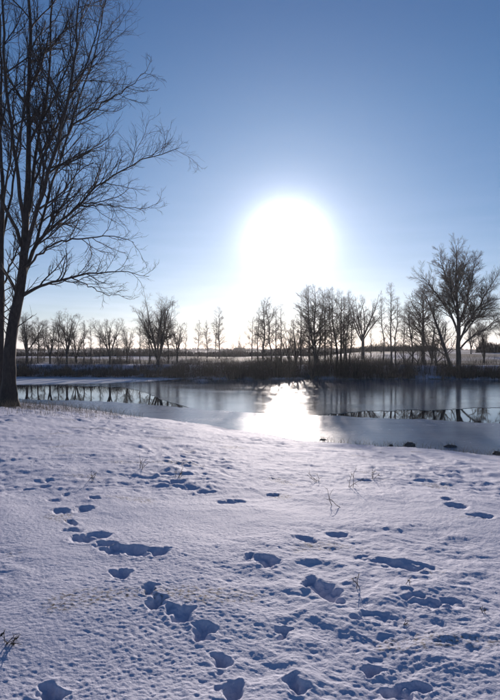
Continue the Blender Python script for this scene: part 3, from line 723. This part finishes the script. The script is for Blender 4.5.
tag(link('scrub', blades('scrub', x, y, base_h(x, y), rng.uniform(.25, 1.25, len(x)) * (1 + .5 * noise(x * .4, y * .4, 87)), rng.uniform(.012, .03, len(x)), rng, .45), M_HEDGE), 'dark scrub between the trees on the far bank', 'scrub', kind='stuff')
# reeds on the low spit
n = 900
x = rng.normal(-4.6, 2.2, n); y = rng.normal(49.6, .4, n); z = np.maximum(base_h(x, y), 0)
tag(link('spit_reeds', blades('spit_reeds', x, y, z, rng.uniform(.1, .38, n), rng.uniform(.015, .03, n), rng, .5), M_REED), 'short dry reeds on the low spit', 'reeds', kind='stuff')
# sparse stalks frozen into the ice
n = 140
x = np.concatenate([rng.normal(-1.9, .5, 60), rng.normal(6.2, .7, 80)]); y = np.concatenate([rng.normal(39.5, .25, 60), rng.normal(51.6, .5, 80)])
tag(link('frozen_stalks', blades('frozen_stalks', x, y, x * 0 + .02, rng.uniform(.08, .3, n), rng.uniform(.015, .03, n), rng, .7), M_REED), 'broken reed stalks sticking out of the ice', 'reeds', kind='stuff')

# hedgerows on the field behind
def hedge(x0, x1, y0, y1, h, label, n=3600, seed=0):
    rng = np.random.default_rng(seed)
    s = rng.random(n); x = x0 + (x1 - x0) * s + rng.normal(0, .5, n); y = y0 + (y1 - y0) * s + rng.normal(0, .7, n)
    z = base_h(x, y)
    hh = h * (0.35 + 0.65 * rng.random(n)) * (1 + 0.5 * noise(x * 0.12, y * 0.12, 90 + seed))
    tag(link('hedgerow', blades('hedgerow', x, y, z, hh, rng.uniform(.08, .22, n), rng, .25), M_HEDGE), label, 'hedge')
hedge(-70, -22, 122, 118, 1.9, 'dark low hedge behind the left wood', seed=1)
hedge(-22, 8, 116, 120, 1.6, 'dark low hedge behind the lone slim trees', seed=2)
hedge(8, 46, 124, 130, 1.7, 'dark low hedge behind the tall alders', seed=3)
hedge(46, 66, 104, 112, 2.4, 'dark rounded hedge on the rise behind the biggest far tree', seed=4)
def wood(label, n=8000):
    rng = np.random.default_rng(9)
    x = rng.uniform(-520, 520, n); y = 640 + rng.normal(0, 12, n) + 40 * noise(x * .006, x * 0, 95)
    h = (4.5 + 3.5 * noise(x * .02, x * 0, 96) + 1.6 * noise(x * .11, x * 0, 97)) * (.4 + .6 * rng.random(n))
    tag(link('far_wood', blades('far_wood', x, y, base_h(x, y), np.maximum(h, .8), rng.uniform(.9, 2.2, n), rng, .2), M_HEDGE), label, 'wood', kind='stuff')
wood('distant wood along the horizon')

# ------------------------------------------------------------------ near bank: grass, weeds, clods
def gh(x, y): return ground_h(np.array([float(x)]), np.array([float(y)]))[0]
x = np.concatenate([rng.normal(-7.6, 1.9, 2600), rng.uniform(-13, 10, 34000)])
y = np.concatenate([rng.normal(18.2, 1.3, 2600), 2.0 + 22 * rng.random(34000) ** 1.1])
ok = (y < near_shore(x) - 0.1); x, y = x[ok], y[ok]
pt = noise(x * 1.3, y * 1.9, 63); k = (pt > 0.12 - 0.2 * sstep(6, 11, y)) | (np.hypot((x + 7.8) / 2.4, (y - 18.3) / 1.6) < 1.0 + rng.normal(0, .4, len(x)))
x, y = x[k], y[k]; z = ground_h(x, y)
hh = np.where(np.hypot(x + 7.8, y - 18.3) < 4, rng.uniform(.06, .42, len(x)), rng.uniform(.012, .065, len(x)))
tag(link('grass', blades('grass', x, y, z, hh, rng.uniform(.003, .007, len(x)), rng, .55, .5), M_GRASS), 'dry grass blades poking through the snow', 'grass', kind='stuff')
x = rng.uniform(1.5, 9, 900); y = near_shore(x) - np.abs(rng.normal(.25, .3, 900)); z = ground_h(x, y)
tag(link('shore_grass', blades('shore_grass', x, y, z, rng.uniform(.05, .3, 900), rng.uniform(.004, .009, 900), rng, .8, .5), M_GRASS), 'dry grass fringe at the ice edge', 'grass', kind='stuff')

def weed(u, v, size, label, seed, stems=3, lean=(0.2, 0.0), leaf=True):
    rng = np.random.default_rng(seed)
    p = survey(u, v); zz = gh(p[0], p[1])
    root = empty('dead_weed', (p[0], p[1], zz))
    B = stems
    st = rng.normal(0, .02 * size / .2, (B, 3)); st[:, 2] = -0.02
    d = np.stack([rng.normal(lean[0], .35, B), rng.normal(lean[1], .3, B), np.ones(B)], 1)
    size *= .8; r0 = np.full(B, .0036) * (size / .2) ** .5
    s1 = grow(rng, st, d, size * rng.uniform(.6, 1.1, B), r0, r0 * .5, 6, .16, -.02)
    s2 = spawn(rng, *s1, np.full(B, 3), .35, 1.0, (.5, 1.1), lambda t, L: .38 * L, up=.0, nseg=3, rk=.8, rmin=.0018)
    link('stem', mesh('stem', *tubes([(*s1, 5), (*s2, 4)])), M_WEED, root)
    if leaf:
        for j in range(2 + int(rng.integers(0, 2))):
            b, kk = rng.integers(0, B), int(rng.integers(3, 7))
            c = s1[0][b, kk]; a = rng.uniform(0, 6.28); L = size * rng.uniform(.18, .3); dr = np.array([math.cos(a), math.sin(a), rng.uniform(-.6, .3)]); sd = np.cross(dr, [0, 0, 1.0]); sd = sd / np.linalg.norm(sd) * L * .28
            q = np.array([[0, 0, 0], [0, 0, .12 * L], [0, 0, 0], [0, 0, -.1 * L]])
            Vv = [c, c + dr * L * .35 + sd, c + dr * L * .35 - sd + q[1], c + dr * L * .7 + sd * .8 + q[1], c + dr * L * .7 - sd * .8, c + dr * L]
            me = bpy.data.meshes.new('leaf'); me.from_pydata([tuple(w) for w in Vv], [], [(0, 1, 2), (1, 3, 4, 2), (3, 5, 4)])
            link('leaf', me, M_WEED, root)
    tag(root, label, 'weed', 'dead weeds standing in the snow')
weed(360, 590, .17, 'dead weed with curled leaf beside the deepest footprint on the right', 1, 2, (-.1, 0))
weed(409, 590, .10, 'tiny dead sprig at the edge of the long shadowed hollow', 2, 2)
weed(334, 505, .36, 'largest dead branched weed, a crooked dark stalk leaning over the snow', 3, 2, (-.25, -.1), False)
weed(350, 487, .34, 'bent dry stalk next to the crooked dark stalk', 4, 3, (.15, 0), False)
weed(318, 480, .26, 'thin dry stems bending left of the crooked stalk', 5, 4, (-.5, 0), False)
weed(372, 480, .22, 'dry tuft of stems over the snow hollow right of the crooked stalk', 6, 4, (.4, 0))
weed(483, 616, .09, 'stubby dead leaf clump alone in the smooth snow', 8, 3, (0, 0))
weed(403, 625, .07, 'lying dead sprig below the second shadowed hollow', 10, 3, (.6, 0))
weed(178, 478, .22, 'dry tuft over the shadowed hollow in the middle snow', 11, 5, (.2, 0))
weed(140, 470, .25, 'low dry tuft between the footprints and the shadowed hollow', 13, 5, (.1, 0), False)
weed(92, 480, .22, 'pale dry stems at the start of the footprint line', 14, 4, (.1, 0), False)
weed(8, 648, .14, 'matted dead tuft half buried near the deep corner footprint', 15, 6, (.4, 0))

# snow capped clods at the ice edge
def clod(u, v, w, h, label, seed, snow=True):
    rng = np.random.default_rng(seed)
    p = survey(u, v); x0, y0 = p[0], p[1]; z0 = max(gh(x0, y0), 0.02)
    nu, nv = 22, 11
    A, E = np.meshgrid(np.linspace(0, 2 * np.pi, nu, endpoint=False), np.linspace(-.5, np.pi / 2, nv))
    X = np.cos(A) * np.cos(E); Y = np.sin(A) * np.cos(E); Z = np.sin(E)
    k = 1 + .34 * noise(X * 1.7 + seed, Y * 1.7 + Z * 1.3, seed) + .14 * noise(X * 4.3, Y * 4.3 + Z * 3 + seed, seed + 1)
    V = np.stack([X * k * w / 2, Y * k * w * .36, Z * k * h * .75], -1).reshape(-1, 3)
    i = (np.arange(nv - 1)[:, None] * nu + np.arange(nu)[None, :]); j = (np.arange(nv - 1)[:, None] * nu + ((np.arange(nu) + 1) % nu)[None, :])
    Q = np.stack([i, j, j + nu, i + nu], -1).reshape(-1, 4)
    root = empty('clod', (x0, y0, z0))
    link('earth', mesh('earth', V, Q), M_STONE, root)
    if snow:
        m = (E.reshape(-1) > .45); cap = V.copy(); cap[:, 2] += .02 + .018 * np.sin(np.clip(E.reshape(-1), 0, 1.57)); cap[:, :2] *= 1.04
        qk = Q[np.all(m[Q], axis=1)]
        me = mesh('snow_cap', cap, qk); me.attributes.new('cover', 'FLOAT', 'POINT')
        link('snow_cap', me, M_SNOW, root)
    # grass wisps on it
    n = 40; gx = rng.normal(0, w * .3, n); gy = rng.normal(0, w * .15, n)
    link('wisps', blades('wisps', gx, gy, gx * 0 + h * .4, rng.uniform(.05, .22, n), rng.uniform(.004, .008, n), rng, .6, .5), M_GRASS, root)['kind'] = 'stuff'
    tag(root, label, 'clod', 'clods at the ice edge')
clod(391, 446, .13, .06, 'smallest dark clod at the ice edge', 3, False)
clod(410, 446, .32, .15, 'tallest dark clod at the ice edge', 4, False)
clod(450, 447, .36, .10, 'long flat clod at the ice edge right of the tallest one', 6, False)
clod(497, 454, .3, .1, 'dark clod at the right end of the snowy shore', 8, False)
clod(323, 440, .22, .04, 'thin dark clod lying where the sun path meets the snow', 9, False)
# ------------------------------------------------------------------ thin scattering volume, added to imitate veiling glare from the lens
me = bpy.data.meshes.new('glare_veil')
X, Y0, Y1, Z0, Z1 = 1600.0, -1600.0, 1600.0, -2.6, 34.0
vv = [(sx * X, yy, zz) for zz in (Z0, Z1) for sx, yy in ((-1, Y0), (1, Y0), (1, Y1), (-1, Y1))]
me.from_pydata(vv, [], [(3, 2, 1, 0), (4, 5, 6, 7), (0, 1, 5, 4), (1, 2, 6, 5), (2, 3, 7, 6), (3, 0, 4, 7)])
M_GLARE = bpy.data.materials.new('glare_veil'); M_GLARE.use_nodes = True; ht = M_GLARE.node_tree; ht.nodes.clear()
ho = ht.nodes.new('ShaderNodeOutputMaterial'); pv = ht.nodes.new('ShaderNodeVolumePrincipled')
pv.inputs['Color'].default_value = (0.93, 0.94, 1.0, 1); pv.inputs['Density'].default_value = 0.00016; pv.inputs['Anisotropy'].default_value = 0.7
ht.links.new(pv.outputs[0], ho.inputs['Volume'])
tag(link('glare_veil', me, M_GLARE), 'thin bright veil over the lake added to imitate lens glare', 'glare_veil', kind='stuff')
print('tris', sum(len(m.polygons) * 2 for m in bpy.data.meshes))
